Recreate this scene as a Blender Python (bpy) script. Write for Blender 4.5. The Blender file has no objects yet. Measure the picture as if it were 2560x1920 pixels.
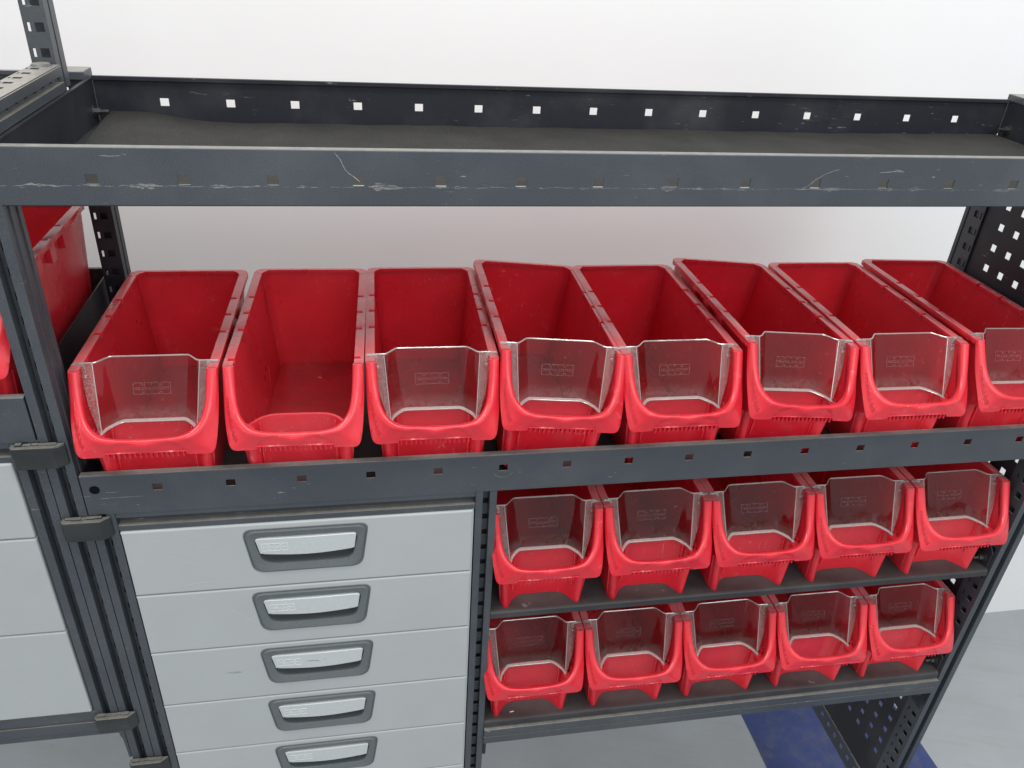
import bpy, bmesh, math, random
from mathutils import Vector, Matrix
random.seed(7)
SC = bpy.context.scene
COL = SC.collection
ZB = 1.375            # height of the reference line (top tray holes) above the floor

# ------------------------------------------------------------------ camera
cam_d = bpy.data.cameras.new("camera")
cam = bpy.data.objects.new("camera", cam_d)
COL.objects.link(cam)
yaw, pitch, roll = 0.197397646, 0.533671306, 0.0641818426
cy, sy, cp, sp = math.cos(yaw), math.sin(yaw), math.cos(pitch), math.sin(pitch)
F = Vector((sy*cp, cy*cp, -sp)); Rt = Vector((cy, -sy, 0)); Up = Rt.cross(F)
R2 = Rt*math.cos(roll) + Up*math.sin(roll); U2 = -Rt*math.sin(roll) + Up*math.cos(roll)
mw = Matrix(((R2.x, U2.x, -F.x, 0.232723991), (R2.y, U2.y, -F.y, -0.730258068), (R2.z, U2.z, -F.z, 0.219124056+ZB), (0, 0, 0, 1)))
cam.matrix_world = mw
cam_d.sensor_width = 36.0
cam_d.lens = 2004.5994/2560*36
cam_d.clip_start = 0.02
cam_d.clip_end = 100
SC.camera = cam

# ------------------------------------------------------------------ light
W = bpy.data.worlds.new("World"); SC.world = W; W.use_nodes = True
bg = W.node_tree.nodes["Background"]
bg.inputs[0].default_value = (0.93, 0.965, 1.0, 1); bg.inputs[1].default_value = 0.93
def area(name, loc, target, sx, sy_, power, col):
    l = bpy.data.lights.new(name, 'AREA'); l.shape = 'RECTANGLE'; l.size = sx; l.size_y = sy_; l.energy = power; l.color = col
    o = bpy.data.objects.new(name, l); COL.objects.link(o); o.location = loc
    o.rotation_euler = (Vector(target)-Vector(loc)).to_track_quat('-Z', 'Y').to_euler()
    return o
area("ceiling_light_one", (0.1, -0.6, 3.1), (0.3, 0.1, 0.9), 2.6, 0.30, 38, (1.0, 0.985, 0.955))
area("ceiling_light_two", (1.2, -2.6, 3.0), (0.5, 0.2, 0.8), 2.8, 0.8, 30, (0.97, 0.985, 1.0))
SC.view_settings.view_transform = 'Standard'
try: SC.view_settings.look = 'None'
except Exception: pass
SC.view_settings.exposure = 0.0
SC.view_settings.gamma = 1.0
SC.view_settings.use_curve_mapping = False

# ------------------------------------------------------------------ material helpers
def newmat(name):
    m = bpy.data.materials.new(name); m.use_nodes = True
    nt = m.node_tree; b = nt.nodes["Principled BSDF"]
    return m, nt, b
def N(nt, t, **kw):
    n = nt.nodes.new(t)
    for k, v in kw.items():
        if k in n.inputs: n.inputs[k].default_value = v
        else: setattr(n, k, v)
    return n
def noise(nt, scale, detail=3, rough=.6, vec=None):
    n = N(nt, 'ShaderNodeTexNoise'); n.inputs['Scale'].default_value = scale; n.inputs['Detail'].default_value = detail; n.inputs['Roughness'].default_value = rough
    if vec is None:
        tc = nt.nodes.get('TC') or N(nt, 'ShaderNodeTexCoord'); tc.name = 'TC'; vec = tc.outputs['Object']
    nt.links.new(vec, n.inputs['Vector']); return n.outputs['Fac']
def ramp(nt, fac, a, b, ca=(0, 0, 0, 1), cb=(1, 1, 1, 1)):
    r = N(nt, 'ShaderNodeValToRGB'); r.color_ramp.elements[0].position = a; r.color_ramp.elements[1].position = b
    r.color_ramp.elements[0].color = ca; r.color_ramp.elements[1].color = cb
    nt.links.new(fac, r.inputs[0]); return r.outputs['Color']
def mix(nt, fac, a, b):
    m = N(nt, 'ShaderNodeMix'); m.data_type = 'RGBA'
    if isinstance(fac, float): m.inputs[0].default_value = fac
    else: nt.links.new(fac, m.inputs[0])
    for i, v in ((6, a), (7, b)):
        if isinstance(v, tuple): m.inputs[i].default_value = v
        else: nt.links.new(v, m.inputs[i])
    return m.outputs[2]
def math_(nt, op, a, b=None, c=None):
    m = N(nt, 'ShaderNodeMath'); m.operation = op
    for i, v in enumerate((a, b, c)):
        if v is None: continue
        if isinstance(v, (int, float)): m.inputs[i].default_value = v
        else: nt.links.new(v, m.inputs[i])
    return m.outputs[0]
def bump(nt, b, h, strength, dist):
    bp = N(nt, 'ShaderNodeBump'); bp.inputs['Strength'].default_value = strength; bp.inputs['Distance'].default_value = dist
    nt.links.new(h, bp.inputs['Height']); nt.links.new(bp.outputs[0], b.inputs['Normal'])
def objrand(nt):
    o = N(nt, 'ShaderNodeObjectInfo'); return o.outputs['Random']
def sep(nt):
    tc = nt.nodes.get('TC') or N(nt, 'ShaderNodeTexCoord'); tc.name = 'TC'
    s = N(nt, 'ShaderNodeSeparateXYZ'); nt.links.new(tc.outputs['Object'], s.inputs[0]); return s.outputs
def vec(nt, x, y, z):
    c = N(nt, 'ShaderNodeCombineXYZ')
    for i, v in enumerate((x, y, z)):
        if isinstance(v, (int, float)): c.inputs[i].default_value = v
        else: nt.links.new(v, c.inputs[i])
    return c.outputs[0]

def powder(name, base=(0.047, 0.055, 0.065), rough=.42, dust_sheen=0.0, wear=False, spot=0.5):
    m, nt, b = newmat(name)
    n1 = noise(nt, 900, 2, .7)
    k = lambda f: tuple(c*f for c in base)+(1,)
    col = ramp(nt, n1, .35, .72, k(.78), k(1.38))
    n2 = noise(nt, 9, 4)
    col = mix(nt, ramp(nt, n2, .45, .8, (0, 0, 0, 1), (.16, .16, .16, 1)), col, (.20, .21, .21, 1))
    # fine light nicks
    x, y, z = sep(nt)
    n3 = noise(nt, 1.0, 3, .6, vec(nt, math_(nt, 'MULTIPLY', x, 60), math_(nt, 'MULTIPLY', y, 60), math_(nt, 'MULTIPLY', z, 420)))
    n3b = noise(nt, 14, 3)
    nick = math_(nt, 'MULTIPLY', ramp(nt, n3, .66, .72), ramp(nt, n3b, .5, .62))
    col = mix(nt, math_(nt, 'MULTIPLY', nick, spot), col, (.34, .35, .34, 1))
    if dust_sheen > 0:
        g = N(nt, 'ShaderNodeNewGeometry'); s = N(nt, 'ShaderNodeSeparateXYZ'); nt.links.new(g.outputs['Normal'], s.inputs[0])
        up = ramp(nt, s.outputs[2], .6, .95)
        dn = ramp(nt, noise(nt, 70, 5, .75), .28, .75, (.45, .45, .45, 1), (1, 1, 1, 1))
        fac = math_(nt, 'MULTIPLY', math_(nt, 'MULTIPLY', up, dn), dust_sheen)
        col = mix(nt, fac, col, (.33, .305, .26, 1))  # dusty tone, also used to paint highlights on upward edges
    if wear:
        # rubbed band along the lower edge of the holes of the top tray front
        nx = noise(nt, 1.0, 3, .65, vec(nt, math_(nt, 'MULTIPLY', x, 34), 3.1, 0.0))
        nb = noise(nt, 1.0, 2, .6, vec(nt, math_(nt, 'MULTIPLY', x, 55), 9.0, math_(nt, 'MULTIPLY', z, 60)))
        nr = noise(nt, 1.0, 4, .7, vec(nt, math_(nt, 'MULTIPLY', x, 90), 1.0, math_(nt, 'MULTIPLY', z, 900)))
        slope = math_(nt, 'MULTIPLY', math_(nt, 'SUBTRACT', nb, .5), .004)
        d = math_(nt, 'SUBTRACT', math_(nt, 'SUBTRACT', z, ZB-0.0058), slope)
        up_ = math_(nt, 'MAXIMUM', d, 0.0)
        d2 = math_(nt, 'ABSOLUTE', d)
        wid = math_(nt, 'MAXIMUM', math_(nt, 'MULTIPLY', math_(nt, 'SUBTRACT', nx, .50), .0150), .00026)
        inside = math_(nt, 'LESS_THAN', d2, wid)
        brk = math_(nt, 'GREATER_THAN', nr, .50)
        fade = ramp(nt, x, .0, 1.0, (1, 1, 1, 1), (.25, .25, .25, 1))
        msk = math_(nt, 'MULTIPLY', math_(nt, 'MULTIPLY', inside, brk), fade)
        col = mix(nt, math_(nt, 'MULTIPLY', msk, .6), col, (.36, .35, .32, 1))
    nt.links.new(col, b.inputs['Base Color'])
    b.inputs['Roughness'].default_value = rough
    b.inputs['Specular IOR Level'].default_value = .5
    bump(nt, b, n1, .12, .0004)
    return m

M = {}
M['powder'] = powder('anthracite_powder_coat')
M['powder_dusty'] = powder('dusty_powder_coat', dust_sheen=1.0)
M['powder_soft'] = powder('dusty_sheen_powder_coat', dust_sheen=.60, spot=1.0)  # upward faces paled: light dust plus a painted edge highlight
M['powder_worn'] = powder('worn_powder_coat', wear=True, spot=.7, dust_sheen=.65)  # upward folds paled to paint in the bright tray edge
M['powder_shaded'] = powder('shaded_powder_coat', base=(.0115, .013, .020), rough=.5, spot=.6)  # same coating, coloured darker for parts that lie in shade
M['powder_shelf'] = powder('shelf_powder_coat', base=(.022, .021, .024), rough=.5, dust_sheen=.12)
M['clip'] = powder('black_plastic_clip', base=(.016, .019, .020), rough=.5, dust_sheen=.5)

def simple(name, col, rough=.5, metal=0.0, nscale=None, amt=.1, bumpd=0):
    m, nt, b = newmat(name)
    if nscale:
        n = noise(nt, nscale, 4)
        c = ramp(nt, n, .3, .7, tuple(v*(1-amt) for v in col)+(1,), tuple(min(1, v*(1+amt)) for v in col)+(1,))
        nt.links.new(c, b.inputs['Base Color'])
        if bumpd: bump(nt, b, n, .3, bumpd)
    else: b.inputs['Base Color'].default_value = col+(1,)
    b.inputs['Roughness'].default_value = rough; b.inputs['Metallic'].default_value = metal
    return m
M['black'] = simple('deep_black', (.006, .006, .008), .9); M['black'].node_tree.nodes['Principled BSDF'].inputs['Specular IOR Level'].default_value = .05
M['bolt'] = simple('blackened_steel', (.10, .10, .10), .35, .7)
M['zinc'] = simple('zinc_steel', (.6, .6, .6), .3, .9)
M['scratch'] = simple('bare_scratch', (.30, .31, .31), .5)

def red(name, base):
    m, nt, b = newmat(name)
    tc = N(nt, 'ShaderNodeTexCoord'); tc.name = 'TC'
    off = N(nt, 'ShaderNodeVectorMath'); off.operation = 'ADD'
    nt.links.new(tc.outputs['Object'], off.inputs[0])
    rr = N(nt, 'ShaderNodeObjectInfo'); mm = math_(nt, 'MULTIPLY', rr.outputs['Random'], 7.3)
    nt.links.new(vec(nt, mm, mm, mm), off.inputs[1]); V = off.outputs[0]
    n = noise(nt, 18, 5, .65, V)
    col = ramp(nt, n, .3, .75, tuple(c*.88 for c in base)+(1,), tuple(c*1.06 for c in base)+(1,))
    hs_ = N(nt, 'ShaderNodeHueSaturation'); nt.links.new(col, hs_.inputs['Color']); nt.links.new(math_(nt, 'ADD', math_(nt, 'MULTIPLY', rr.outputs['Random'], .14), .90), hs_.inputs['Value']); nt.links.new(math_(nt, 'ADD', math_(nt, 'MULTIPLY', rr.outputs['Random'], -.03), 1.0), hs_.inputs['Saturation']); col = hs_.outputs[0]
    chip = noise(nt, 330, 2, .5, V); chip2 = noise(nt, 9, 2, .5, V)
    col = mix(nt, math_(nt, 'MULTIPLY', math_(nt, 'MULTIPLY', ramp(nt, chip, .74, .77), ramp(nt, chip2, .46, .56)), .6), col, (.80, .55, .52, 1))
    # pale scuffs
    s1 = noise(nt, 120, 5, .75, V); s2 = noise(nt, 11, 3, .6, V)
    sc = math_(nt, 'MULTIPLY', ramp(nt, s1, .58, .70), ramp(nt, s2, .46, .62))
    col = mix(nt, math_(nt, 'MULTIPLY', sc, .42), col, (.72, .34, .33, 1))
    sv = N(nt, 'ShaderNodeVectorMath'); sv.operation = 'MULTIPLY'; sv.inputs[1].default_value = (500, 40, 30)
    nt.links.new(V, sv.inputs[0]); s3 = noise(nt, 1.0, 2, .6, sv.outputs[0])
    col = mix(nt, math_(nt, 'MULTIPLY', math_(nt, 'MULTIPLY', ramp(nt, s3, .69, .74), ramp(nt, s2, .42, .6)), .35), col, (.7, .3, .3, 1))
    # painted sheen on upward rims, then dirt lying on floors inside
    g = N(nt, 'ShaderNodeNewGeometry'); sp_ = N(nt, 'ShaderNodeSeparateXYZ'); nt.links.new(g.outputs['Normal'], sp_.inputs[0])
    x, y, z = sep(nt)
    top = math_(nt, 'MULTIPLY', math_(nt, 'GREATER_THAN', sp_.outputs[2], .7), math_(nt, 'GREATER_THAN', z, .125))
    rim_sheen = math_(nt, 'MULTIPLY', top, ramp(nt, noise(nt, 40, 5, .7, V), .25, .75, (.22, .22, .22, 1), (.46, .46, .46, 1)))
    col = mix(nt, rim_sheen, col, (.62, .36, .36, 1))  # pale pink stands in for gloss on upward rims, with some scuffing
    low = math_(nt, 'LESS_THAN', z, .03)
    up = math_(nt, 'MULTIPLY', math_(nt, 'GREATER_THAN', sp_.outputs[2], .7), low)
    dirt = math_(nt, 'MULTIPLY', up, ramp(nt, noise(nt, 35, 6, .8, V), .4, .75, (.02, .02, .02, 1), (.38, .38, .38, 1)))
    col = mix(nt, dirt, col, (.12, .05, .045, 1))
    nt.links.new(col, b.inputs['Base Color'])
    nt.links.new(ramp(nt, s2, .3, .7, (.24, .24, .24, 1), (.36, .36, .36, 1)), b.inputs['Roughness'])
    b.inputs['Specular IOR Level'].default_value = .55
    b.inputs['Subsurface Weight'].default_value = .5; b.inputs['Subsurface Radius'].default_value = (1.0, .12, .10); b.inputs['Subsurface Scale'].default_value = .006
    bump(nt, b, noise(nt, 700, 2, .6, V), .05, .0003)
    return m
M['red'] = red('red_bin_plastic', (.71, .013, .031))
M['red_text'] = simple('red_embossed_lettering', (.50, .009, .020), .5)  # darker red stands in for the shading of the raised letters

def clear(name, haze, tint, rough, textured=False, refl=.62):
    m = bpy.data.materials.new(name); m.use_nodes = True; nt = m.node_tree; nt.nodes.clear()
    out = N(nt, 'ShaderNodeOutputMaterial')
    tr = N(nt, 'ShaderNodeBsdfTransparent'); tr.inputs[0].default_value = tint+(1,)
    gl = N(nt, 'ShaderNodeBsdfGlossy'); gl.inputs['Roughness'].default_value = rough; gl.inputs[0].default_value = (1, 1, 1, 1)
    di = N(nt, 'ShaderNodeBsdfDiffuse'); di.inputs[0].default_value = (.62, .57, .54, 1)
    tc = N(nt, 'ShaderNodeTexCoord'); tc.name = 'TC'
    off = N(nt, 'ShaderNodeVectorMath'); off.operation = 'ADD'; nt.links.new(tc.outputs['Object'], off.inputs[0])
    rr = N(nt, 'ShaderNodeObjectInfo'); mm = math_(nt, 'MULTIPLY', rr.outputs['Random'], 5.1)
    nt.links.new(vec(nt, mm, mm, mm), off.inputs[1]); V = off.outputs[0]
    a = ramp(nt, noise(nt, 170, 5, .8, V), .62, .72, (0, 0, 0, 1), (.34, .34, .34, 1))
    patch = ramp(nt, noise(nt, 22, 4, .6, V), .40, .70, (.25, .25, .25, 1), (1, 1, 1, 1))
    x, y, z = sep(nt)
    low = ramp(nt, z, .081, .098, (.20, .20, .20, 1), (0, 0, 0, 1))
    lowd = math_(nt, 'MULTIPLY', low, ramp(nt, noise(nt, 260, 5, .8, V), .35, .65))
    hz = math_(nt, 'ADD', math_(nt, 'ADD', math_(nt, 'MULTIPLY', a, patch), lowd), haze)
    if textured: hz = math_(nt, 'ADD', hz, ramp(nt, noise(nt, 650, 2, .6, V), .4, .62, (0, 0, 0, 1), (.22, .22, .22, 1)))
    fr = N(nt, 'ShaderNodeFresnel'); fr.inputs[0].default_value = 1.5
    bmp = N(nt, 'ShaderNodeBump'); bmp.inputs['Strength'].default_value = .25 if not textured else .9; bmp.inputs['Distance'].default_value = .0006
    nt.links.new(noise(nt, 60 if not textured else 500, 3, .6, V), bmp.inputs['Height'])
    nt.links.new(bmp.outputs[0], gl.inputs['Normal'])
    m1 = N(nt, 'ShaderNodeMixShader'); nt.links.new(hz, m1.inputs[0]); nt.links.new(tr.outputs[0], m1.inputs[1]); nt.links.new(di.outputs[0], m1.inputs[2])
    m2 = N(nt, 'ShaderNodeMixShader'); nt.links.new(math_(nt, 'MINIMUM', math_(nt, 'MULTIPLY', fr.outputs[0], refl), .9), m2.inputs[0]); nt.links.new(m1.outputs[0], m2.inputs[1]); nt.links.new(gl.outputs[0], m2.inputs[2])
    nt.links.new(m2.outputs[0], out.inputs[0])
    return m
M['clear'] = clear('scratched_clear_plastic', .008, (.97, .955, .95), .06)
M['clear_wing'] = clear('textured_clear_plastic', .07, (.93, .91, .90), .25, True)
M['clear_edge'] = clear('clear_plastic_edge', .45, (.85, .82, .80), .15, refl=2.5)
M['clear_mark'] = clear('embossed_clear_plastic', .06, (.90, .86, .86), .2, refl=1.5)

def drawer_mat():
    m, nt, b = newmat('light_grey_drawer_paint')
    n = noise(nt, 6, 4, .6); base = (.395, .415, .417)
    col = ramp(nt, n, .3, .7, tuple(c*.96 for c in base)+(1,), tuple(c*1.04 for c in base)+(1,))
    fine = noise(nt, 700, 2); col = mix(nt, ramp(nt, fine, .3, .7, (0, 0, 0, 1), (.10, .10, .10, 1)), col, (.25, .27, .28, 1))
    x, y, z = sep(nt)
    s = noise(nt, 1.0, 2, .5, vec(nt, math_(nt, 'ADD', math_(nt, 'MULTIPLY', x, 22), math_(nt, 'MULTIPLY', z, 30)), 0.0, math_(nt, 'ADD', math_(nt, 'MULTIPLY', z, 500), math_(nt, 'MULTIPLY', x, 160))))
    sm = math_(nt, 'MULTIPLY', ramp(nt, s, .74, .77), ramp(nt, noise(nt, 7, 2), .55, .62))
    col = mix(nt, math_(nt, 'MULTIPLY', sm, .5), col, (.62, .64, .65, 1))
    dk = math_(nt, 'MULTIPLY', ramp(nt, noise(nt, 45, 5, .8), .70, .80), .35)
    col = mix(nt, dk, col, (.22, .24, .25, 1))
    nt.links.new(col, b.inputs['Base Color']); b.inputs['Roughness'].default_value = .38
    bump(nt, b, fine, .05, .0003)
    return m
M['drawer'] = drawer_mat()
M['recess'] = simple('dark_grey_handle_plastic', (.105, .118, .124), .42, 0, 400, .12)
M['handle'] = simple('silver_handle_paint', (.53, .56, .565), .36, .2, 260, .04)
M['logo_hi'] = simple('raised_logo_edge', (.80, .82, .82), .3, .3)
M['smudge'] = simple('dark_smudge', (.22, .25, .24), .6)

def floor_mat():
    m, nt, b = newmat('grey_painted_concrete')
    n = noise(nt, 2.3, 6, .65); base = (.375, .395, .41)
    col = ramp(nt, n, .3, .75, tuple(c*.86 for c in base)+(1,), tuple(c*1.08 for c in base)+(1,))
    n2 = noise(nt, 28, 6, .75); col = mix(nt, ramp(nt, n2, .60, .78, (0, 0, 0, 1), (.35, .35, .35, 1)), col, (.20, .22, .22, 1))
    n4 = noise(nt, 90, 3, .75); col = mix(nt, ramp(nt, n4, .70, .78, (0, 0, 0, 1), (.5, .5, .5, 1)), col, (.14, .15, .15, 1))
    x, y, z = sep(nt)
    s = noise(nt, 1.0, 4, .7, vec(nt, math_(nt, 'MULTIPLY', x, 3), math_(nt, 'ADD', math_(nt, 'MULTIPLY', y, 26), math_(nt, 'MULTIPLY', x, 9)), 0.0))
    col = mix(nt, ramp(nt, s, .50, .72, (0, 0, 0, 1), (.30, .30, .30, 1)), col, (.28, .28, .235, 1))
    nt.links.new(col, b.inputs['Base Color']); nt.links.new(ramp(nt, n2, .3, .7, (.36, .36, .36, 1), (.6, .6, .6, 1)), b.inputs['Roughness'])
    bump(nt, b, noise(nt, 300, 4), .15, .001)
    return m
M['floor'] = floor_mat()
def wall_mat():
    m, nt, b = newmat('white_painted_wall')
    n = noise(nt, 1.6, 5, .6)
    col = ramp(nt, n, .3, .7, (.82, .822, .81, 1), (.86, .865, .855, 1))
    x, y, z = sep(nt)
    s = noise(nt, 1.0, 2, .5, vec(nt, math_(nt, 'ADD', math_(nt, 'MULTIPLY', x, 70), math_(nt, 'MULTIPLY', z, -45)), 0.0, math_(nt, 'MULTIPLY', z, 3)))
    msk = math_(nt, 'MULTIPLY', ramp(nt, s, .74, .78), ramp(nt, noise(nt, 3.0, 2), .58, .66))
    col = mix(nt, math_(nt, 'MULTIPLY', msk, .25), col, (.62, .63, .66, 1))
    nt.links.new(col, b.inputs['Base Color']); b.inputs['Roughness'].default_value = .55
    bump(nt, b, noise(nt, 220, 3), .08, .001)
    return m
M['wall'] = wall_mat()
def matmat():
    m, nt, b = newmat('dusty_ribbed_rubber')
    x, y, z = sep(nt)
    rib = math_(nt, 'SINE', math_(nt, 'MULTIPLY', x, 2200))
    n = noise(nt, 14, 6, .7)
    col = ramp(nt, n, .3, .75, (.012, .0115, .0105, 1), (.032, .030, .0265, 1))
    col = mix(nt, ramp(nt, noise(nt, 300, 3, .8), .55, .8, (0, 0, 0, 1), (.25, .25, .25, 1)), col, (.055, .052, .046, 1))
    nt.links.new(col, b.inputs['Base Color']); b.inputs['Roughness'].default_value = .8
    bump(nt, b, rib, .35, .0006)
    return m
M['mat'] = matmat()
def bluemat():
    m, nt, b = newmat('scuffed_blue_mat')
    n = noise(nt, 7, 6, .7)
    col = ramp(nt, n, .3, .75, (.018, .034, .130, 1), (.036, .060, .215, 1))
    col = mix(nt, ramp(nt, noise(nt, 16, 6, .75), .46, .72, (0, 0, 0, 1), (.55, .55, .55, 1)), col, (.12, .115, .125, 1))
    col = mix(nt, ramp(nt, noise(nt, 150, 3, .75), .66, .76, (0, 0, 0, 1), (.5, .5, .5, 1)), col, (.25, .26, .3, 1))
    nt.links.new(col, b.inputs['Base Color']); b.inputs['Roughness'].default_value = .45
    bump(nt, b, n, .4, .004)
    return m
M['blue'] = bluemat()

# ------------------------------------------------------------------ mesh helpers (all z given relative to tray holes for rack parts)
class MB:
    def __init__(s, dz=0.0): s.v = []; s.f = []; s.m = []; s.dz = dz; s.mi = 0
    def add(s, vs, fs):
        o = len(s.v); s.v += [(x, y, z+s.dz) for x, y, z in vs]
        for f in fs: s.f.append([i+o for i in f]); s.m.append(s.mi)
    def box(s, x0, x1, y0, y1, z0, z1):
        s.add([(x0, y0, z0), (x1, y0, z0), (x1, y1, z0), (x0, y1, z0), (x0, y0, z1), (x1, y0, z1), (x1, y1, z1), (x0, y1, z1)],
              [(0, 3, 2, 1), (4, 5, 6, 7), (0, 1, 5, 4), (1, 2, 6, 5), (2, 3, 7, 6), (3, 0, 4, 7)])
    def cbox(s, x0, x1, y0, y1, z0, z1, c=.0008):
        """box with chamfered edges"""
        bm = bmesh.new(); bmesh.ops.create_cube(bm, size=1)
        for v in bm.verts: v.co = ((x0+x1)/2+v.co.x*(x1-x0), (y0+y1)/2+v.co.y*(y1-y0), (z0+z1)/2+v.co.z*(z1-z0))
        bmesh.ops.bevel(bm, geom=bm.edges[:], offset=c, segments=2, affect='EDGES', profile=.5)
        s.bm(bm)
    def bm(s, bm):
        bm.verts.index_update(); s.add([tuple(v.co) for v in bm.verts], [[v.index for v in f.verts] for f in bm.faces]); bm.free()
    def prism(s, poly, ax, a, b):
        """poly in the two other axes extruded along ax from a to b"""
        n = len(poly)
        def P(p, t):
            if ax == 0: return (t, p[0], p[1])
            if ax == 1: return (p[0], t, p[1])
            return (p[0], p[1], t)
        s.add([P(p, a) for p in poly]+[P(p, b) for p in poly],
              [list(range(n)), list(range(2*n-1, n-1, -1))]+[(i, n+i, n+(i+1) % n, (i+1) % n) for i in range(n)])
    def plate(s, ax, u0, u1, v0, v1, w0, w1, holes):
        """plate with rectangular holes. ax=1: u=x v=z w=y ; ax=0: u=y v=z w=x ; ax=2: u=x v=y w=z"""
        us = sorted({u0, u1} | {h[0] for h in holes} | {h[1] for h in holes}); vs = sorted({v0, v1} | {h[2] for h in holes} | {h[3] for h in holes})
        us = [u for u in us if u0-1e-9 <= u <= u1+1e-9]; vs = [v for v in vs if v0-1e-9 <= v <= v1+1e-9]
        def P(u, v, w): return {1: (u, w, v), 0: (w, u, v), 2: (u, v, w)}[ax]
        def hole(i, j):
            if i < 0 or j < 0 or i >= len(us)-1 or j >= len(vs)-1: return True
            u = (us[i]+us[i+1])/2; v = (vs[j]+vs[j+1])/2
            return any(h[0] < u < h[1] and h[2] < v < h[3] for h in holes)
        for i in range(len(us)-1):
            for j in range(len(vs)-1):
                if hole(i, j): continue
                a, b, c, d = us[i], us[i+1], vs[j], vs[j+1]
                for w in (w0, w1): s.add([P(a, c, w), P(b, c, w), P(b, d, w), P(a, d, w)], [(0, 1, 2, 3)])
                for di, dj, p, q in ((-1, 0, (a, c), (a, d)), (1, 0, (b, c), (b, d)), (0, -1, (a, c), (b, c)), (0, 1, (a, d), (b, d))):
                    if hole(i+di, j+dj): s.add([P(*p, w0), P(*q, w0), P(*q, w1), P(*p, w1)], [(0, 1, 2, 3)])
    def cyl(s, c, ax, r, h, n=16, r2=None):
        r2 = r if r2 is None else r2; vs = []
        for t, rr in ((0, r), (h, r2)):
            for k in range(n):
                a = 2*math.pi*k/n; p, q = rr*math.cos(a), rr*math.sin(a)
                vs.append({0: (c[0]+t, c[1]+p, c[2]+q), 1: (c[0]+p, c[1]+t, c[2]+q), 2: (c[0]+p, c[1]+q, c[2]+t)}[ax])
        s.add(vs, [list(range(n)), list(range(2*n-1, n-1, -1))]+[(i, (i+1) % n, n+(i+1) % n, n+i) for i in range(n)])
    def grid(s, rows, close=False):
        n = len(rows[0]); vs = [p for r in rows for p in r]; fs = []
        for i in range(len(rows)-1):
            for j in range(n-1 if not close else n): fs.append((i*n+j, i*n+(j+1) % n, (i+1)*n+(j+1) % n, (i+1)*n+j))
        s.add(vs, fs)
    def tube(s, path, r, n=6):
        rows = []
        for i, p in enumerate(path):
            p = Vector(p); t = (Vector(path[min(i+1, len(path)-1)])-Vector(path[max(i-1, 0)])).normalized()
            a = t.cross(Vector((0, .3, 1))); a = (a if a.length > 1e-4 else t.cross(Vector((1, 0, 0)))).normalized(); b = t.cross(a)
            rows.append([tuple(p+(a*math.cos(2*math.pi*k/n)+b*math.sin(2*math.pi*k/n))*r) for k in range(n)])
        s.grid(rows, True)
    def build(s, name, mats, parent=None, loc=None, smooth=None, bevel=None):
        me = bpy.data.meshes.new(name); me.from_pydata(s.v, [], s.f)
        bm = bmesh.new(); bm.from_mesh(me); 
        bmesh.ops.remove_doubles(bm, verts=bm.verts[:], dist=1e-6)
        bmesh.ops.recalc_face_normals(bm, faces=bm.faces[:]); bm.to_mesh(me); bm.free()
        if not isinstance(mats, (list, tuple)): mats = [mats]
        for m in mats: me.materials.append(m)
        if len(mats) > 1 and len(me.polygons) == len(s.m):
            me.polygons.foreach_set('material_index', s.m)
        o = bpy.data.objects.new(name, me); COL.objects.link(o)
        if parent: o.parent = parent
        if loc: o.location = loc
        if smooth is not None: set_smooth(me, smooth)
        if bevel:
            md = o.modifiers.new('bevel', 'BEVEL'); md.width = bevel; md.segments = 2; md.limit_method = 'ANGLE'; md.angle_limit = math.radians(50)
        return o
def set_smooth(me, ang):
    me.polygons.foreach_set('use_smooth', [True]*len(me.polygons))
    try: me.set_sharp_from_angle(angle=math.radians(ang))
    except Exception: pass
def thing(name, label, cat, loc=(0, 0, 0), group=None):
    o = bpy.data.objects.new(name, None); COL.objects.link(o); o.location = loc; o.empty_display_size = .05
    o['label'] = label; o['category'] = cat
    if group: o['group'] = group
    return o
def tag(o, label, cat, group=None):
    o['label'] = label; o['category'] = cat
    if group: o['group'] = group
    return o
def lerp(a, b, t): return a+(b-a)*t
def sstep(t): t = max(0, min(1, t)); return t*t*(3-2*t)
def interp(tab, x):
    if x <= tab[0][0]: return tab[0][1]
    for (a, p), (b, q) in zip(tab, tab[1:]):
        if x <= b: return lerp(p, q, (x-a)/(b-a))
    return tab[-1][1]
_txt = {}
def text2d(s, size):
    """triangles of a text, origin lower left, as 2D"""
    if s not in _txt:
        c = bpy.data.curves.new('t', 'FONT'); c.body = s; c.resolution_u = 3
        o = bpy.data.objects.new('t', c); COL.objects.link(o)
        bpy.context.view_layer.update()
        me = bpy.data.meshes.new_from_object(o.evaluated_get(bpy.context.evaluated_depsgraph_get()))
        vs = [(v.co.x, v.co.y) for v in me.vertices]; fs = [list(p.vertices) for p in me.polygons]
        bpy.data.objects.remove(o); bpy.data.curves.remove(c); bpy.data.meshes.remove(me)
        _txt[s] = (vs, fs)
    vs, fs = _txt[s]
    return [(x*size, y*size) for x, y in vs], fs
def text_w(s): return max(x for x, y in text2d(s, 1)[0])
def emboss(mb, vs, fs, fn, h):
    """fn(u,v,h)->3D point; raised lettering with side walls"""
    n = len(vs); edges = {}
    for f in fs:
        for a, b in zip(f, f[1:]+f[:1]): edges[(a, b)] = 1
    top = [fn(u, v, h) for u, v in vs]; bot = [fn(u, v, 0) for u, v in vs]
    out = [list(f) for f in fs]
    for (a, b) in edges:
        if (b, a) not in edges: out.append([a, b, b+n, a+n])
    mb.add(top+bot, out)
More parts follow.
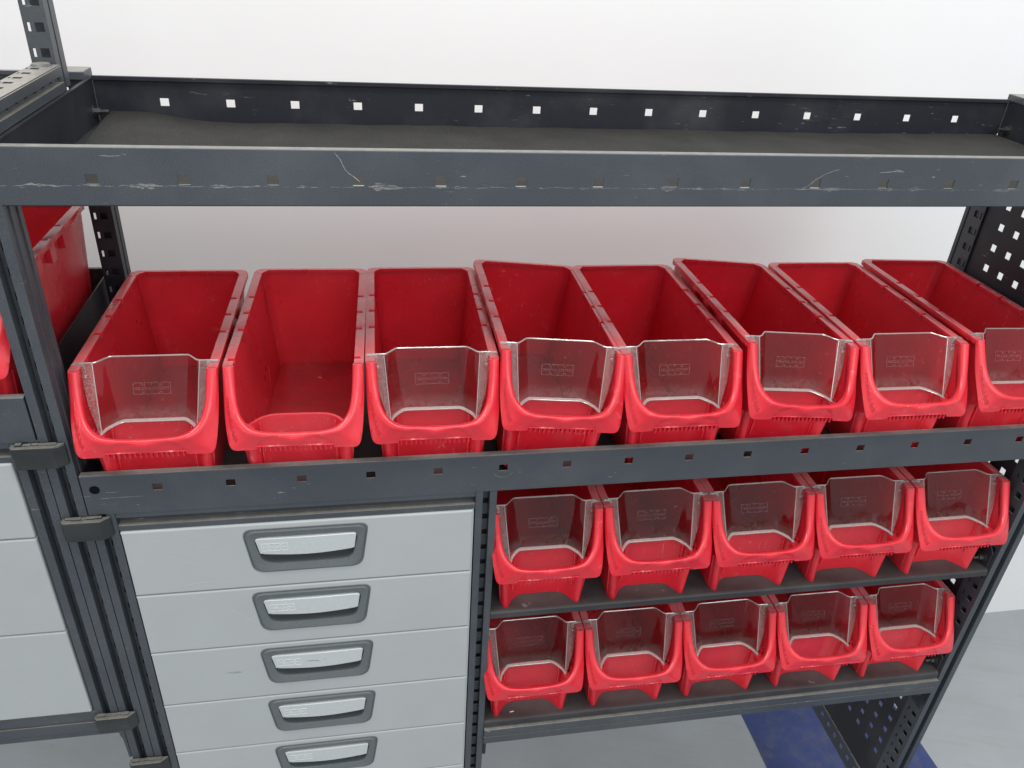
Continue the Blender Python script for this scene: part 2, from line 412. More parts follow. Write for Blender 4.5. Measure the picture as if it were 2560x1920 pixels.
def logo2d(w, h):
    """outline mark made of four linked modules, with the words inside"""
    q = []; t = h*.05
    def line(x0, y0, x1, y1):
        if abs(y1-y0) < 1e-9: q.append([(x0, y0-t/2), (x1, y0-t/2), (x1, y0+t/2), (x0, y0+t/2)])
        else: q.append([(x0-t/2, y0), (x0+t/2, y0), (x0+t/2, y1), (x0-t/2, y1)])
    line(0, h, .24*w, h); line(.30*w, h, .70*w, h); line(.76*w, h, w, h)
    line(0, 0, .24*w, 0); line(.30*w, 0, .70*w, 0); line(.76*w, 0, w, 0)
    line(0, 0, 0, h); line(w, 0, w, h)
    for a in (.24, .30, .70, .76): line(a*w, h*.78, a*w, h); line(a*w, 0, a*w, h*.2)
    for a in (.24, .70): line(a*w, h*.78, (a+.06)*w, h*.78); line(a*w, h*.2, (a+.06)*w, h*.2)
    line(.5*w, h*.8, .5*w, h); line(.5*w, 0, .5*w, h*.2)
    vs = []; fs = []
    for p in q: fs.append([len(vs)+i for i in range(4)]); vs += p
    s = 'MODUL-SYSTEM'; sz = w*.90/text_w(s); tv, tf = text2d(s, sz)
    o = len(vs); vs += [(x+w*.05, y+h*.5-sz*.36) for x, y in tv]; fs += [[i+o for i in f] for f in tf]
    return vs, fs

# ------------------------------------------------------------------ setting
mb = MB(); mb.grid([[(x, y, 0) for x in (-6, 8)] for y in (-8, .605)])
floor = mb.build('floor', M['floor']); floor['kind'] = 'structure'
mb = MB(); mb.box(-6, 8, .60, .72, -.02, 4.5)
wall = mb.build('wall', M['wall']); wall['kind'] = 'structure'
# blue mat on the floor
MX0, MX1 = 1.052, 1.436
nx_, ny_ = 30, 50; rows = []
for j in range(ny_+1):
    y = -.75+1.30*j/ny_; row = []
    for i in range(nx_+1):
        x = lerp(MX0, MX1, i/nx_)+.003*math.sin(y*9)
        e = min(i, nx_-i)/3
        row.append((x, y, .0035+.0012*math.sin(x*31+y*7)*math.sin(y*19)+(-.0025 if e == 0 else 0)))
    rows.append(row)
mb = MB(); mb.grid(rows); mb.box(MX0+.001, MX1-.001, -.75, .549, .0003, .0016)
tag(mb.build('floor_mat', M['blue'], smooth=60), 'scuffed blue strip of mat on the grey floor under the right end of the racking', 'mat')

# ------------------------------------------------------------------ rack profile pieces
PIT = .0245
def post(name, mat, x0, x1, z0, z1, y0=0, d=.034, parent=None, phase=0.0, inner=None, back=False):
    """vertical profile: two front flanges, a groove with holes, side walls. inner=-1/+1 adds slots in that side face"""
    mb = MB(ZB); w = x1-x0; fl = w*.33; g = .0125; t = .0016
    zs = []; z = z0+((phase-z0) % PIT)
    while z < z1-.006: zs.append(z) if z > z0+.006 else None; z += PIT
    for a, b in ((x0, x0+fl), (x1-fl, x1)): mb.box(a, b, y0, y0+t, z0, z1)
    mb.box(x0+fl-t, x0+fl, y0+t, y0+g, z0, z1); mb.box(x1-fl, x1-fl+t, y0+t, y0+g, z0, z1)
    cx = x1-fl-w*.085
    holes = [(cx-.0042, cx+.0036, z-.0045, z+.0045) for z in zs]
    mb.plate(1, x0+fl, x1-fl, z0, z1, y0+g, y0+g+t, holes)
    for sgn, xa, xb in ((-1, x0, x0+t), (1, x1-t, x1)):
        hs = []
        if inner == sgn:
            hs = [(y0+.0065, y0+.0165, z-.0048, z+.0048) for z in zs]+[(y0+.0235, y0+.0262, z-.0045, z+.0045) for z in zs]
        mb.plate(0, y0+t, y0+d, z0, z1, xa, xb, hs)
        if inner != sgn:   # ridge line on the plain side
            xr = xa-.0012 if sgn < 0 else xb
            mb.box(xr, xr+.0012, y0+d*.30, y0+d*.42, z0, z1); mb.box(xr, xr+.0012, y0+d*.78, y0+d, z0, z1)
    if back: mb.box(x0+t, x1-t, y0+d-t, y0+d, z0, z1)
    mb.box(x0+fl*.5, x1-fl*.5, y0+d-.006, y0+d-.004, z0, z1)
    return mb.build(name, mat, parent)
def rear_post(name, mat, x0, x1, z0, z1, y0, d, slit, parent, phase=0.0):
    """rear profile whose front face carries squares and narrow slits; slit: -1 on the left, 1 on the right"""
    mb = MB(ZB); t = .0015; w = x1-x0; zs = []; z = z0+((phase-z0) % PIT)
    while z < z1-.006: zs.append(z) if z > z0+.006 else None; z += PIT
    c = (x0+x1)/2
    if slit < 0: hs = [(x0+.0035, x0+.0065, z-.0042, z+.0042) for z in zs]+[(x0+.011, x0+.0195, z-.0045, z+.0045) for z in zs]
    else: hs = [(x1-.0065, x1-.0040, z-.0042, z+.0042) for z in zs]+[(x1-.0195, x1-.011, z-.0045, z+.0045) for z in zs]
    mb.plate(1, x0, x1, z0, z1, y0, y0+t, hs)
    sx = (x1-t, x1) if slit < 0 else (x0, x0+t)
    mb.box(*sx, y0+t, y0+d*.42, z0, z1); mb.box(*sx, y0+d*.55, y0+d, z0, z1)
    mb.box(sx[0]-(.003 if slit < 0 else -.003), sx[1]-(.003 if slit < 0 else -.003), y0+d*.42, y0+d*.55, z0, z1)
    bx = (x0+.0095, x1-t) if slit < 0 else (x0+t, x1-.0095)
    mb.box(x0+.0035 if slit < 0 else bx[0], bx[1] if slit < 0 else x1-.0035, y0+.014, y0+.0155, z0, z1); mb.box(*bx, y0+d-t, y0+d, z0, z1)
    return mb.build(name, mat, parent)
def rail_x(name, mat, x0, x1, z0, z1, parent, y0=0, g=.010, holes=True, pattern=(.30, .40, .30)):
    """horizontal profile seen from the front: flange, groove, flange"""
    mb = MB(ZB); h = z1-z0; a = z0+h*pattern[2]; b = z1-h*pattern[0]
    mb.cbox(x0, x1, y0, y0+.02, z0, a, .0006); mb.cbox(x0, x1, y0, y0+.02, b, z1, .0006)
    hs = []
    if holes:
        x = x0+.02
        while x < x1-.01: hs.append((x-.0035, x+.0035, b-.0030, b-.0002)); x += PIT
    mb.plate(1, x0, x1, a, b, y0+g, y0+g+.002, hs)
    return mb.build(name, mat, parent)
def tray_front(name, mat, x0, x1, z0, z1, holes, parent, y=0.0, up=1, fl=.008):
    mb = MB(ZB); t = .0016
    mb.plate(1, x0, x1, z0, z1-.0012, y, y+t*up, [(c-.0050, c+.0050, zc-.0045, zc+.0045) for c, zc in holes if x0 < c < x1])
    # rounded top fold
    a = []; n = 5
    for k in range(n+1):
        th = math.pi/2*k/n; a.append((y+up*(.0012-.0012*math.cos(th)), z1-.0012+.0012*math.sin(th)))
    poly = a+[(y+up*fl, z1), (y+up*fl, z1-.004), (y+up*(fl-t), z1-.004), (y+up*(fl-t), z1-t), (y+up*t, z1-t), (y+up*t, z1-.0013)]
    mb.prism(poly, 0, x0, x1)
    return mb.build(name, mat, parent, smooth=40)
def bolt(c, ax, parent, name='bolt', r=.0042, h=.008):
    mb = MB(ZB); s = 1 if h > 0 else -1
    mb.cyl(c, ax, r*1.55, .0015*s, 18); c2 = list(c); c2[ax] += .0015*s; mb.cyl(c2, ax, r, abs(h)*.55*s, 6)
    c3 = list(c2); c3[ax] += abs(h)*.5*s; mb.cyl(c3, ax, r*.5, abs(h)*.75*s, 10)
    return mb.build(name, M['bolt'], parent)

# ------------------------------------------------------------------ main racking
rack = thing('shelving_rack', 'tall anthracite steel racking frame with a scratched open tray on top', 'racking')
P = .075
tf_holes = [(i*P, 0.0) for i in range(-1, 16)]
# top tray
o = tray_front('tray_front', M['powder_worn'], -.078, 1.128, -.0230, .0275, [h for h in tf_holes if h[0] > -.01], rack)
tray_front('tray_back', M['powder_shaded'], -.075, 1.125, -.0250, .0285, [(i*P, 0.0) for i in range(15)], rack, y=.311, up=-1, fl=.006)
mb = MB(ZB); mb.box(-.0768, 1.1268, .002, .3090, -.0245, -.0232); mb.build('tray_floor', M['powder_shaded'], rack)
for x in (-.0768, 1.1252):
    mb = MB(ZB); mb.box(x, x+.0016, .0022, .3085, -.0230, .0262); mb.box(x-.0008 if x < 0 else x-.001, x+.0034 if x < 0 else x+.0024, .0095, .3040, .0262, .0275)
    mb.build('tray_side', M['powder_shaded'], rack)
bolt((-.0752, .292, -.008), 0, rack, h=.012); bolt((1.1252, .292, -.009), 0, rack, h=-.012)
# scratches on the tray front as thin raised curls of paint
def scratch(pts, r, parent, name='scratch'):
    mb = MB(ZB); up = []
    path = []
    for (a, b), (c, d) in zip(pts, pts[1:]):
        for k in range(4): path.append((lerp(a, c, k/4), lerp(b, d, k/4)))
    path.append(pts[-1]); vs = []; fs = []
    for i, (x, z) in enumerate(path):
        j = min(i, len(path)-2); dx = path[j+1][0]-path[j][0]; dz = path[j+1][1]-path[j][1]; L = math.hypot(dx, dz); nx, nz = -dz/L, dx/L
        w = r*.75*(.5+random.random()*.8)*(.35 if i in (0, len(path)-1) else 1)
        vs += [(x+nx*w, -.00025, z+nz*w), (x-nx*w, -.00025, z-nz*w)]
        if i: fs.append((2*i-2, 2*i-1, 2*i+1, 2*i))
    mb.add(vs, fs); return mb.build(name, M['scratch'], parent)
scratch([(.205, .0255), (.210, .019), (.2135, .0105), (.2165, .007), (.2215, .0035), (.2265, -.001)], .00042, rack)
scratch([(.661, -.0055), (.668, -.002), (.674, .004), (.681, .0085), (.690, .0125), (.697, .0145)], .00030, rack)
scratch([(.742, .0115), (.750, .0120), (.758, .0128), (.766, .0124)], .00035, rack)
scratch([(.757, .0145), (.764, .0138), (.769, .0120)], .00030, rack)
scratch([(.010, .0205), (.018, .0200), (.027, .0205)], .00030, rack)
scratch([(.655, -.0058), (.690, -.0055), (.720, -.0056)], .00022, rack)
for i in (3, 4, 5, 6, 8, 9):   # bare metal on the lower rims of the holes
    mb = MB(ZB); mb.box(i*P-.0050, i*P+.0050, -.0002, .0012, -.0050, -.0044); mb.build('worn_rim', M['scratch'], rack)
# middle shelf
mid_h = [(i*P, -.333+.0003) for i in range(15)]
tray_front('shelf_front', M['powder_soft'], -.0750, 1.1015, -.3655, -.3145, mid_h, rack)
mb = MB(ZB); mb.cyl((-.0628, -.0004, -.3325), 1, .0052, .0008, 20); mb.build('round_hole_disc', M['black'], rack)  # flat black disc standing in for the dark inside of a hole
tray_front('shelf_back', M['powder_shaded'], -.075, 1.10, -.3655, -.3145, [], rack, y=.339, up=-1, fl=.006)
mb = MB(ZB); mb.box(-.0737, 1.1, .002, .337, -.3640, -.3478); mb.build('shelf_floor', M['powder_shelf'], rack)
mb = MB(ZB); mb.box(-.0750, -.0738, .0022, .3365, -.3625, -.3160); mb.build('shelf_side', M['powder_shaded'], rack)
scratch([(-.053, -.3365), (-.046, -.3368), (-.040, -.3362)], .00025, rack)
scratch([(-.060, -.3445), (-.045, -.3438), (-.028, -.3440), (-.016, -.3436)], .00022, rack)
def ring(cx, cz, r, a0, a1): return [(cx+r*math.cos(a0+(a1-a0)*k/9), cz+r*math.sin(a0+(a1-a0)*k/9)) for k in range(10)]
scratch(ring(5*P, -.333, .0130, math.pi*1.15, math.pi*1.85), .00020, rack)
# posts
post('front_post', M['powder_soft'], -.1030, -.0765, -ZB+.002, -.0240, 0.0005, parent=rack, phase=-.335)
post('front_post', M['powder_soft'], 1.1030, 1.1300, -ZB+.002, -.0240, 0.0005, parent=rack, phase=-.6345, inner=-1)
rear_post('rear_post', M['powder_shaded'], -.1030, -.0775, -1.168, .026, .290, .028, -1, rack, phase=-.133)
post('rear_post', M['powder'], 1.1030, 1.1290, -1.129, -.0240, .2620, .030, parent=rack, phase=-.123, inner=None)
mb = MB(ZB)
zs = [-.123-PIT*k for k in range(-3, 40)]
mb.plate(0, .2520, .2800, -1.13, -.024, 1.1005, 1.1020, [(.2605, .2700, z-.0048, z+.0048) for z in zs if -1.12 < z < -.03]+[(.2545, .2570, z-.0048, z+.0048) for z in zs if -1.12 < z < -.03])
mb.build('slotted_plate', M['powder'], rack)
# perforated side panel
hs = []
for k in range(0, 7):
    for j in range(0, 33):
        z = -.096-.03*j; y = .216-.03*k-(.0145 if z < -.42 else 0)
        if y > .03: hs.append((y-.0050, y+.0050, z-.0050, z+.0050))
mb = MB(ZB); mb.plate(0, .033, .262, -1.128, -.03, 1.1035, 1.1050, hs); mb.build('side_panel', M['powder_shaded'], rack)
# floor rail of the right end frame
mb = MB(ZB)
sl = [(.10+PIT*2.9*k-.35, .10+PIT*2.9*k-.335) for k in range(14)]
mb.plate(2, 1.1020, 1.1300, .035, .315, -1.1310, -1.1295, [(1.1035, 1.1065, .052+.0245*k-.006, .052+.0245*k+.002) for k in range(10)])
mb.plate(0, .035, .315, -1.168, -1.1312, 1.1015, 1.1030, [(.052+.0245*k-.006, .052+.0245*k+.004, -1.152, -1.142) for k in range(10)])
mb.box(1.129, 1.1305, .035, .315, -1.168, -1.1312)
mb.build('floor_rail', M['powder_dusty'], rack)
# dusty caps on the rear corners
mb = MB(ZB); mb.cbox(-.1035, -.0765, .2870, .3190, .0262, .0360, .0015); mb.build('end_cap', M['powder_dusty'], rack)
mb = MB(ZB); mb.cbox(1.1290, 1.1600, .2870, .3190, -.02, .0345, .0015); mb.build('end_cap', M['powder_dusty'], rack)

# ------------------------------------------------------------------ left racking
lrack = thing('shelving_rack', 'anthracite racking frame cut off by the left edge, with an upper post standing on it', 'racking')
# tall upper post and its slotted rail
mb = MB(ZB)
mb.plate(2, -.1040, -.0785, .035, .2215, .0525, .0540, [(-.0985, -.0900, .045+PIT*k, .0525+PIT*k) for k in range(7)]+[(-.1022, -.1005, .0455+PIT*k, .0520+PIT*k) for k in range(7)])
mb.box(-.0785, -.0770, .035, .2215, .0440, .0530)
hs = [(.045+PIT*k, .052+PIT*k, .0395, .0440) for k in range(8)]
mb.plate(0, .035, .2215, .0370, .0441, -.0835, -.0820, hs)
mb.box(-.0835, -.0770, .035, .2215, .0285, .0370); mb.box(-.1040, -.0785, .0335, .0350, .0285, .0540); mb.box(-.0790, -.0765, .0325, .0362, .0285, .0542)
mb.box(-.1040, -.1025, .035, .2215, .0285, .0525)
mb.build('slotted_rail', M['powder_dusty'], lrack)
rear_post('upper_post', M['powder'], -.1045, -.0812, .0285, .75, .222, .030, -1, lrack, phase=.065)
mb = MB(ZB); mb.cyl((-.0935, .2140, .0541), 2, .0105, .0022, 22, .0085); mb.build('rivet', M['powder_dusty'], lrack)
# upper tray of the left rack
tray_front('tray_back', M['powder_soft'], -.90, -.1050, -.0225, .0320, [], lrack, y=.311, up=-1, fl=.008)
mb = MB(ZB); mb.box(-.90, -.1050, .002, .309, -.0245, -.0232); mb.box(-.1065, -.1050, .0, .303, -.0232, .0262); mb.build('tray_floor', M['powder_dusty'], lrack)
tray_front('tray_front', M['powder'], -.90, -.1050, -.0230, .0275, [(-.15, 0)], lrack)
# left middle tray
tray_front('shelf_front', M['powder_soft'], -.90, -.1050, -.2680, -.2160, [(-.90+i*P, -.2345) for i in range(1, 9)], lrack)
tray_front('shelf_back', M['powder_shaded'], -.90, -.1050, -.2680, -.2170, [], lrack, y=.332, up=-1, fl=.006)
mb = MB(ZB); mb.box(-.90, -.1065, .002, .330, -.2640, -.2625); mb.build('shelf_floor', M['powder_shelf'], lrack)
mb = MB(ZB); mb.box(-.1064, -.1048, .0022, .328, -.2625, -.2165); mb.build('shelf_side', M['powder_shaded'], lrack)

# ------------------------------------------------------------------ connector clips
def clip(x0, x1, z0, z1, label):
    t = thing('connector_clip', label, 'clip', (0, 0, 0), 'black clips joining the posts')
    mb = MB(ZB); y = -.0095
    poly = [(x0, 0), (x0-.0, -.006), (x0+.003, y), (x1-.009, y), (x1-.0005, -.002), (x1, 0)]
    mb.prism(poly, 2, z0, z1)
    mb.build('clip_body', M['clip'], t, bevel=.0012)
    mb = MB(ZB)
    for k in range(5):
        x = x0+.008+(x1-x0-.02)*k/4; s = .003+.002*random.random()
        mb.cbox(x-s, x+s, -.0040-.0015*random.random(), -.0006, z1-.0002, z1+.0008+.0014*random.random(), .0004)
    mb.build('moulded_lug', M['clip'], t)
    return t
clip(-.1290, -.0785, -.2960, -.2700, 'black plastic clip below the large red bin, uppermost of the four clips')
clip(-.1025, -.0535, -.3945, -.3685, 'black plastic clip just left of the top edge of the top drawer')
clip(-.1310, -.0825, -.7125, -.6865, 'black plastic clip at the lower right corner of the left rack drawers')
clip(-.1065, -.0580, -.8105, -.7830, 'black plastic clip beside the fifth drawer, lowest of four and cut by the photo edge')

# ------------------------------------------------------------------ drawers
def rounded(corners, n=6):
    """corners: (x,z,r) counter-clockwise; returns rounded loop"""
    out = []; m = len(corners)
    for i, (x, z, r) in enumerate(corners):
        p = Vector((x, z)); a = (Vector(corners[i-1][:2])-p).normalized(); b = (Vector(corners[(i+1) % m][:2])-p).normalized()
        ang = a.angle(b); d = r/math.tan(ang/2); s = p+a*d; e = p+b*d
        for k in range(n+1):
            t = k/n; q = s*(1-t)**2+p*2*t*(1-t)+e*t*t; out.append((q.x, q.y))
    return out
def handle_loop(g, bottom=0, r=1.0, top=0.0):
    # trapezoid around the handle, g = inset; local coords relative to drawer left / top
    x0, x1, zt, zb = .1280+g, .2660-g, -.0090-g-top, -.0705+g+bottom
    return rounded([(x0, zt, .012*r), (x0+.0085, zb, .016*r), (x1-.0095, zb, .016*r), (x1, zt, .010*r)])
def drawer(xl, xr, zt, zb, parent, label, with_handle=True, smudge=False, idx=0):
    h = zt-zb-.0016; bv = .0022
    mb = MB(ZB)
    if with_handle:
        hx0, hx1, hz0, hz1 = xl+.1345, xl+.2585, zt-.0675, zt-.0125
        mb.plate(1, xl+.0012, xr-.0012, zb+.0036, zt-.0020, -.0010, .0022, [(hx0, hx1, hz0, hz1)])
        mb.box(xl+.0012, xr-.0012, .0022, .0035, zt-.0062, zt-.0012)
        # rounded border
        for pr in ([(xl, .0002), (xl+.0004, -.0007), (xl+.0012, -.0010), (xl+.0012, .012), (xl, .012)], [(xr, .0002), (xr-.0004, -.0007), (xr-.0012, -.0010), (xr-.0012, .012), (xr, .012)]):
            mb.prism(pr, 2, zb+.0028, zt-.0012)
        q = []
        for (za, s) in ((zt, 1), (zb+.0016, -1)):
            mb.prism([(.012, za), (.0012, za), (.0001, za-s*.0003), (-.0007, za-s*.0010), (-.0010, za-s*.0020), (.012, za-s*.0020)], 0, xl, xr)
    else:
        mb.cbox(xl, xr, -.0010, .012, zb+.0016, zt, .0018)
    d = mb.build('drawer', M['drawer'], parent)
    if label: d['label'] = label
    if with_handle:
        ox, oz = xl, zt
        def L(loop, y): return [(ox+x, y, oz+z) for x, z in loop]
        mb = MB(ZB)
        rows = [L(handle_loop(-.0026), -.0009), L(handle_loop(-.0020), -.0017), L(handle_loop(-.0014), -.0017), L(handle_loop(-.0008), -.0011), L(handle_loop(.0002), -.0011), L(handle_loop(.0008), -.0030), L(handle_loop(.0014), -.0034), L(handle_loop(.0022), -.0032),
                L(handle_loop(.0092), -.0012), L(handle_loop(.0096), .0002), L(handle_loop(.0100), .0100), L(handle_loop(.0112), .0170)]
        mb.grid(rows, True); mb.add(rows[-1], [list(range(len(rows[-1])))])
        mb.build('handle_recess', M['recess'], d)
        # silver plate: bowed lower edge
        x0, x1 = ox+.1400, ox+.2535; zt_, zb_ = oz-.0205, oz-.0435
        top = []; n = 24
        loop = []
        for k in range(n+1):
            t = k/n; loop.append((lerp(x0+.0012, x1-.0012, t), zt_+(0 if 0 < k < n else -.0004), t))
        loop.append((x1, zt_-.0022, 1)); 
        for k in range(n+1):
            t = 1-k/n; xx = lerp(x0+.0035, x1-.0030, t); sag = .0034*math.sin(math.pi*t)
            e = .0008 if k in (0, n) else 0
            loop.append((xx, zb_-sag+e, t))
        loop.append((x0, zt_-.0022, 0))
        def yb(t): return -.0026-.0010*math.sin(math.pi*min(1, max(0, t)))
        c = (ox+.197, oz-.033)
        def inset(l, g): return [(x+(c[0]-x)/abs(c[0]-x+1e-9)*min(abs(c[0]-x), g), z+(c[1]-z)/abs(c[1]-z+1e-9)*g, t) for x, z, t in l]
        r0 = [(x, .004, z) for x, z, t in loop]; r1 = [(x, yb(t)+.0006, z) for x, z, t in loop]; r2 = [(x, yb(t), z) for x, z, t in inset(loop, .0007)]
        mb = MB(ZB); mb.grid([r0, r1, r2], True)
        # face strips between upper and lower edges
        for k in range(n):
            a = 0+k; b = 2*n+2-k
            mb.add([r2[a], r2[a+1], r2[b-1], r2[b]], [(0, 1, 2, 3)])
        mb.add([r2[n], r2[n+1], r2[n+2]], [(0, 1, 2)]); mb.add([r2[0], r2[2*n+3], r2[2*n+2]], [(0, 1, 2)])
        hd = mb.build('handle', M['handle'], d)
        vs, fs = logo2d(.0290, .0105)
        mb = MB(ZB)
        def fn(u, v, hh):
            x = ox+.1465+u; t = (x-x0)/(x1-x0); return (x, yb(t)-.00008-hh, oz-.0385+v+.0)
        emboss(mb, vs, fs, fn, .0003); mb.build('maker_mark', M['logo_hi'], d)
        if smudge:
            mb = MB(ZB); vs = []; fs = []
            for (sx, sz, w, hgt) in ((.188, -.0335, .012, .0016), (.196, -.0345, .006, .0020), (.205, -.0330, .004, .0008)):
                k0 = len(vs); m = 14
                for k in range(m):
                    a = 2*math.pi*k/m; rr = .5+.6*random.random(); x = ox+sx+w/2*math.cos(a)*rr; t = (x-x0)/(x1-x0)
                    vs.append((x, yb(t)-.00010, oz+sz+hgt/2*math.sin(a)*rr))
                fs.append(list(range(k0, k0+m)))
            mb.add(vs, fs); mb.build('smudge', M['smudge'], d)
    return d
cab = thing('drawer_cabinet', 'cabinet of light grey drawers with silver handles below the middle shelf', 'cabinet')
post('cabinet_post', M['powder_soft'], -.0755, -.0495, -ZB+.002, -.3660, .0005, parent=cab, phase=-.320)
zt = -.3925
names = ['top drawer with a few light scratches under its handle', 'second drawer from the top', 'third drawer with dark smudges on its handle', 'fourth drawer', 'fifth drawer, cut off by the bottom edge']
for i in range(6):
    ztop = zt-.0970*i
    drawer(-.0480, .3410, ztop, ztop-.0970, cab, names[i] if i < 5 else None, True, i == 2, i)
rail_x('top_rail', M['powder_soft'], -.0495, .3445, -.3915, -.3665, cab, pattern=(.28, .44, .28), y0=.0012)
mb = MB(ZB); mb.box(-.0495, .3445, .0150, .30, -1.0, -.392); mb.build('carcass', M['black'], cab)
mb = MB(ZB); mb.box(.3412, .3432, .003, .02, -1.0, -.3925); mb.build('drawer_edge', M['handle'], cab)
d0 = [c for c in cab.children if c.get('label', '').startswith('top drawer')][0]; d1 = [c for c in cab.children if c.get('label', '').startswith('second')][0]; d2 = [c for c in cab.children if c.get('label', '').startswith('third')][0]
M['pale'] = simple('pale_paint_scratch', (.60, .62, .62), .5); M['grime'] = simple('dark_rub_mark', (.25, .28, .28), .6)
def dscratch(pts, w, par, mat):
    global OLD
    o_ = scratch([(a, b) for a, b in pts], w, par); o_.location = (0, -.0010, 0); o_.data.materials[0] = mat
dscratch([(.005, -.4775), (.016, -.4755), (.026, -.4740), (.047, -.4738), (.065, -.4755)], .00022, d0, M['pale'])
dscratch([(-.005, -.430), (.003, -.4335), (.011, -.438), (.019, -.4430), (.027, -.449)], .00016, d0, M['pale'])
dscratch([(.011, -.404), (.022, -.4115), (.032, -.418), (.041, -.4228), (.050, -.427)], .00010, d0, M['pale'])
dscratch([(.047, -.517), (.055, -.5225), (.062, -.529), (.070, -.5370), (.078, -.545)], .00014, d1, M['pale'])
dscratch([(.034, -.6315), (.041, -.6308), (.048, -.6310), (.054, -.6322)], .00055, d2, M['grime'])
dscratch([(.040, -.6330), (.047, -.6326), (.052, -.6330)], .00035, d2, M['grime'])
lcab = thing('drawer_cabinet', 'plain grey drawer fronts under the left rack, at the lower left edge', 'cabinet')
post('cabinet_post', M['powder_soft'], -.1305, -.1040, -.7130, -.2680, .0005, parent=lcab, phase=-.320)
for a, b in ((-.2935, -.3935), (-.3935, -.5365), (-.5365, -.6815)): drawer(-.75, -.1335, a, b, lcab, None, False)
mb = MB(ZB); mb.box(-.75, -.1310, .0150, .30, -.69, -.2690); mb.build('carcass', M['black'], lcab)
rail_x('top_rail', M['powder_soft'], -.75, -.1310, -.2925, -.2690, lcab, pattern=(.28, .44, .28), y0=.0012)
rail_x('bottom_rail', M['powder_soft'], -.75, -.1310, -.7180, -.6830, lcab, holes=False, pattern=(.45, .10, .45), y0=.0012, g=.004)
mb = MB(ZB); mb.cbox(-.75, -.1070, .003, .02, -.7300, -.7190, .0006); mb.prism([(-.112, -.7185), (-.1045, -.7185), (-.1045, -.78), (-.1075, -.78), (-.1085, -.742), (-.1105, -.735)], 1, .002, .006)
mb.build('bottom_lip', M['powder_soft'], lcab)

# ------------------------------------------------------------------ two small shelves under the middle shelf
sh = thing('bin_shelf_frame', 'low two-tier steel shelf frame right of the drawers, holding ten red bins', 'shelf')
post('front_post', M['powder_soft'], .3445, .3695, -ZB+.002, -.3665, .0006, parent=sh, phase=-.390)
def small_shelf(name, z, h):
    mb = MB(ZB); mb.box(.3700, 1.1005, .0030, .300, z-.0016, z); 
    mb.prism([(.0030, z), (.0008, z-.0005), (-.0004, z-.0020), (-.0012, z-h), (.0008, z-h), (.0030, z-.003)], 0, .3700, 1.0985)
    return mb.build(name, M['powder_shelf'], sh)
small_shelf('shelf', -.5660, .0095); small_shelf('shelf', -.7850, .0105)
mb = MB(ZB); mb.cbox(.3700, 1.1010, -.0050, .0200, -.8125, -.7985, .0008); mb.box(.3700, 1.1010, .0015, .0200, -.8165, -.8125); mb.cbox(.3700, 1.1010, -.0035, .0200, -.8300, -.8165, .0008)
mb.build('bottom_rail', powder('dusty_rail_coat', dust_sheen=.75, spot=1.0), sh)
mb = MB(ZB); mb.box(.3700, 1.1010, .02, .30, -.8295, -.8280); mb.build('bottom_plate', M['powder_shelf'], sh)
for z in (-.5660, -.7850, -.8300):
    mb = MB(ZB); s = 1 if z > -.82 else -1
    z0, z1 = (z+.002, z+.036) if s > 0 else (z-.045, z)
    mb.prism([(.004, z0), (.045, z0), (.045, z1), (.012, z1), (.004, z1-.008)], 0, 1.0975, 1.0992); mb.build('bracket', M['powder_shaded'], sh)
    bolt((1.0974, .016, (z+.012 if s > 0 else z-.020)), 0, sh, h=-.012, r=.0048)
mb = MB(ZB); mb.cbox(.3700, .3755, .004, .05, -.865, -.8305, .0012); mb.build('bracket', M['powder_shaded'], sh)

# ------------------------------------------------------------------ rubber lining in the top tray
nx_, ny_ = 150, 26; rows = []
for j in range(ny_+1):
    v = j/ny_; row = []
    for i in range(nx_+1):
        u = i/nx_; x = lerp(-.0675, 1.119, u); y = lerp(.006, .3065, v)
        rise = .0105*sstep(1-abs(x+.04)/.10 if x > -.04 else 1)*sstep((v-.45)/.55)
        z = -.0208+rise+.0003*math.sin(x*17+v*3)*v+.0003*math.sin(x*41+1)*v+.0003*math.sin(x*90+v*9)
        if x > .9: z += .0014*sstep((x-.9)/.2)*v
        row.append((x+(.012 if i == 0 else 0)*v, y-.0020*abs(math.sin(x*6))*v, z))
    rows.append(row)
mb = MB(ZB); mb.grid(rows); mb.grid([[ (p[0], p[1], p[2]-.0022) for p in r] for r in (rows[-2], rows[-1])]); mb.grid([rows[-1], [(p[0], p[1], p[2]-.0022) for p in rows[-1]]])
tag(mb.build('tray_liner', M['mat'], smooth=60), 'dusty dark ribbed rubber lining lying in the top tray, curled up at the left', 'liner')

# ------------------------------------------------------------------ bins
def wx(x, dw):
    if dw == 0: return x
    s = 1 if x >= 0 else -1; a = abs(x)
    return s*(a+dw) if a > .025 else x*(.025+dw)/.025
def catmull(pts, n):
    out = []; P_ = [Vector(p) for p in pts]; m = len(P_)
    for i in range(m-1):
        p0, p1, p2, p3 = P_[max(i-1, 0)], P_[i], P_[i+1], P_[min(i+2, m-1)]
        for k in range(n):
            t = k/n; out.append(.5*((2*p1)+(-p0+p2)*t+(2*p0-5*p1+4*p2-p3)*t*t+(-p0+3*p1-3*p2+p3)*t**3))
    out.append(P_[-1]); return out
O_L = [(-.0725, .0240, .1440), (-.0724, .0170, .1300), (-.0720, .0075, .1120), (-.0710, -.0030, .0960), (-.0696, -.0105, .0835), (-.0680, -.0155, .0745), (-.0655, -.0180, .0695), (-.0615, -.0190, .0675), (-.0550, -.0192, .0675), (-.0415, -.0198, .0684), (-.0395, -.0205, .0705), (-.0385, -.0222, .0733), (-.0250, -.0230, .0740), (0, -.0234, .0743)]
OS_L = [p if p[0] < -.063 else (p[0], lerp(-.0186, -.0234, sstep((p[0]+.063)/.063)), lerp(.0700, .0752, sstep((p[0]+.063)/.045))) for p in O_L]
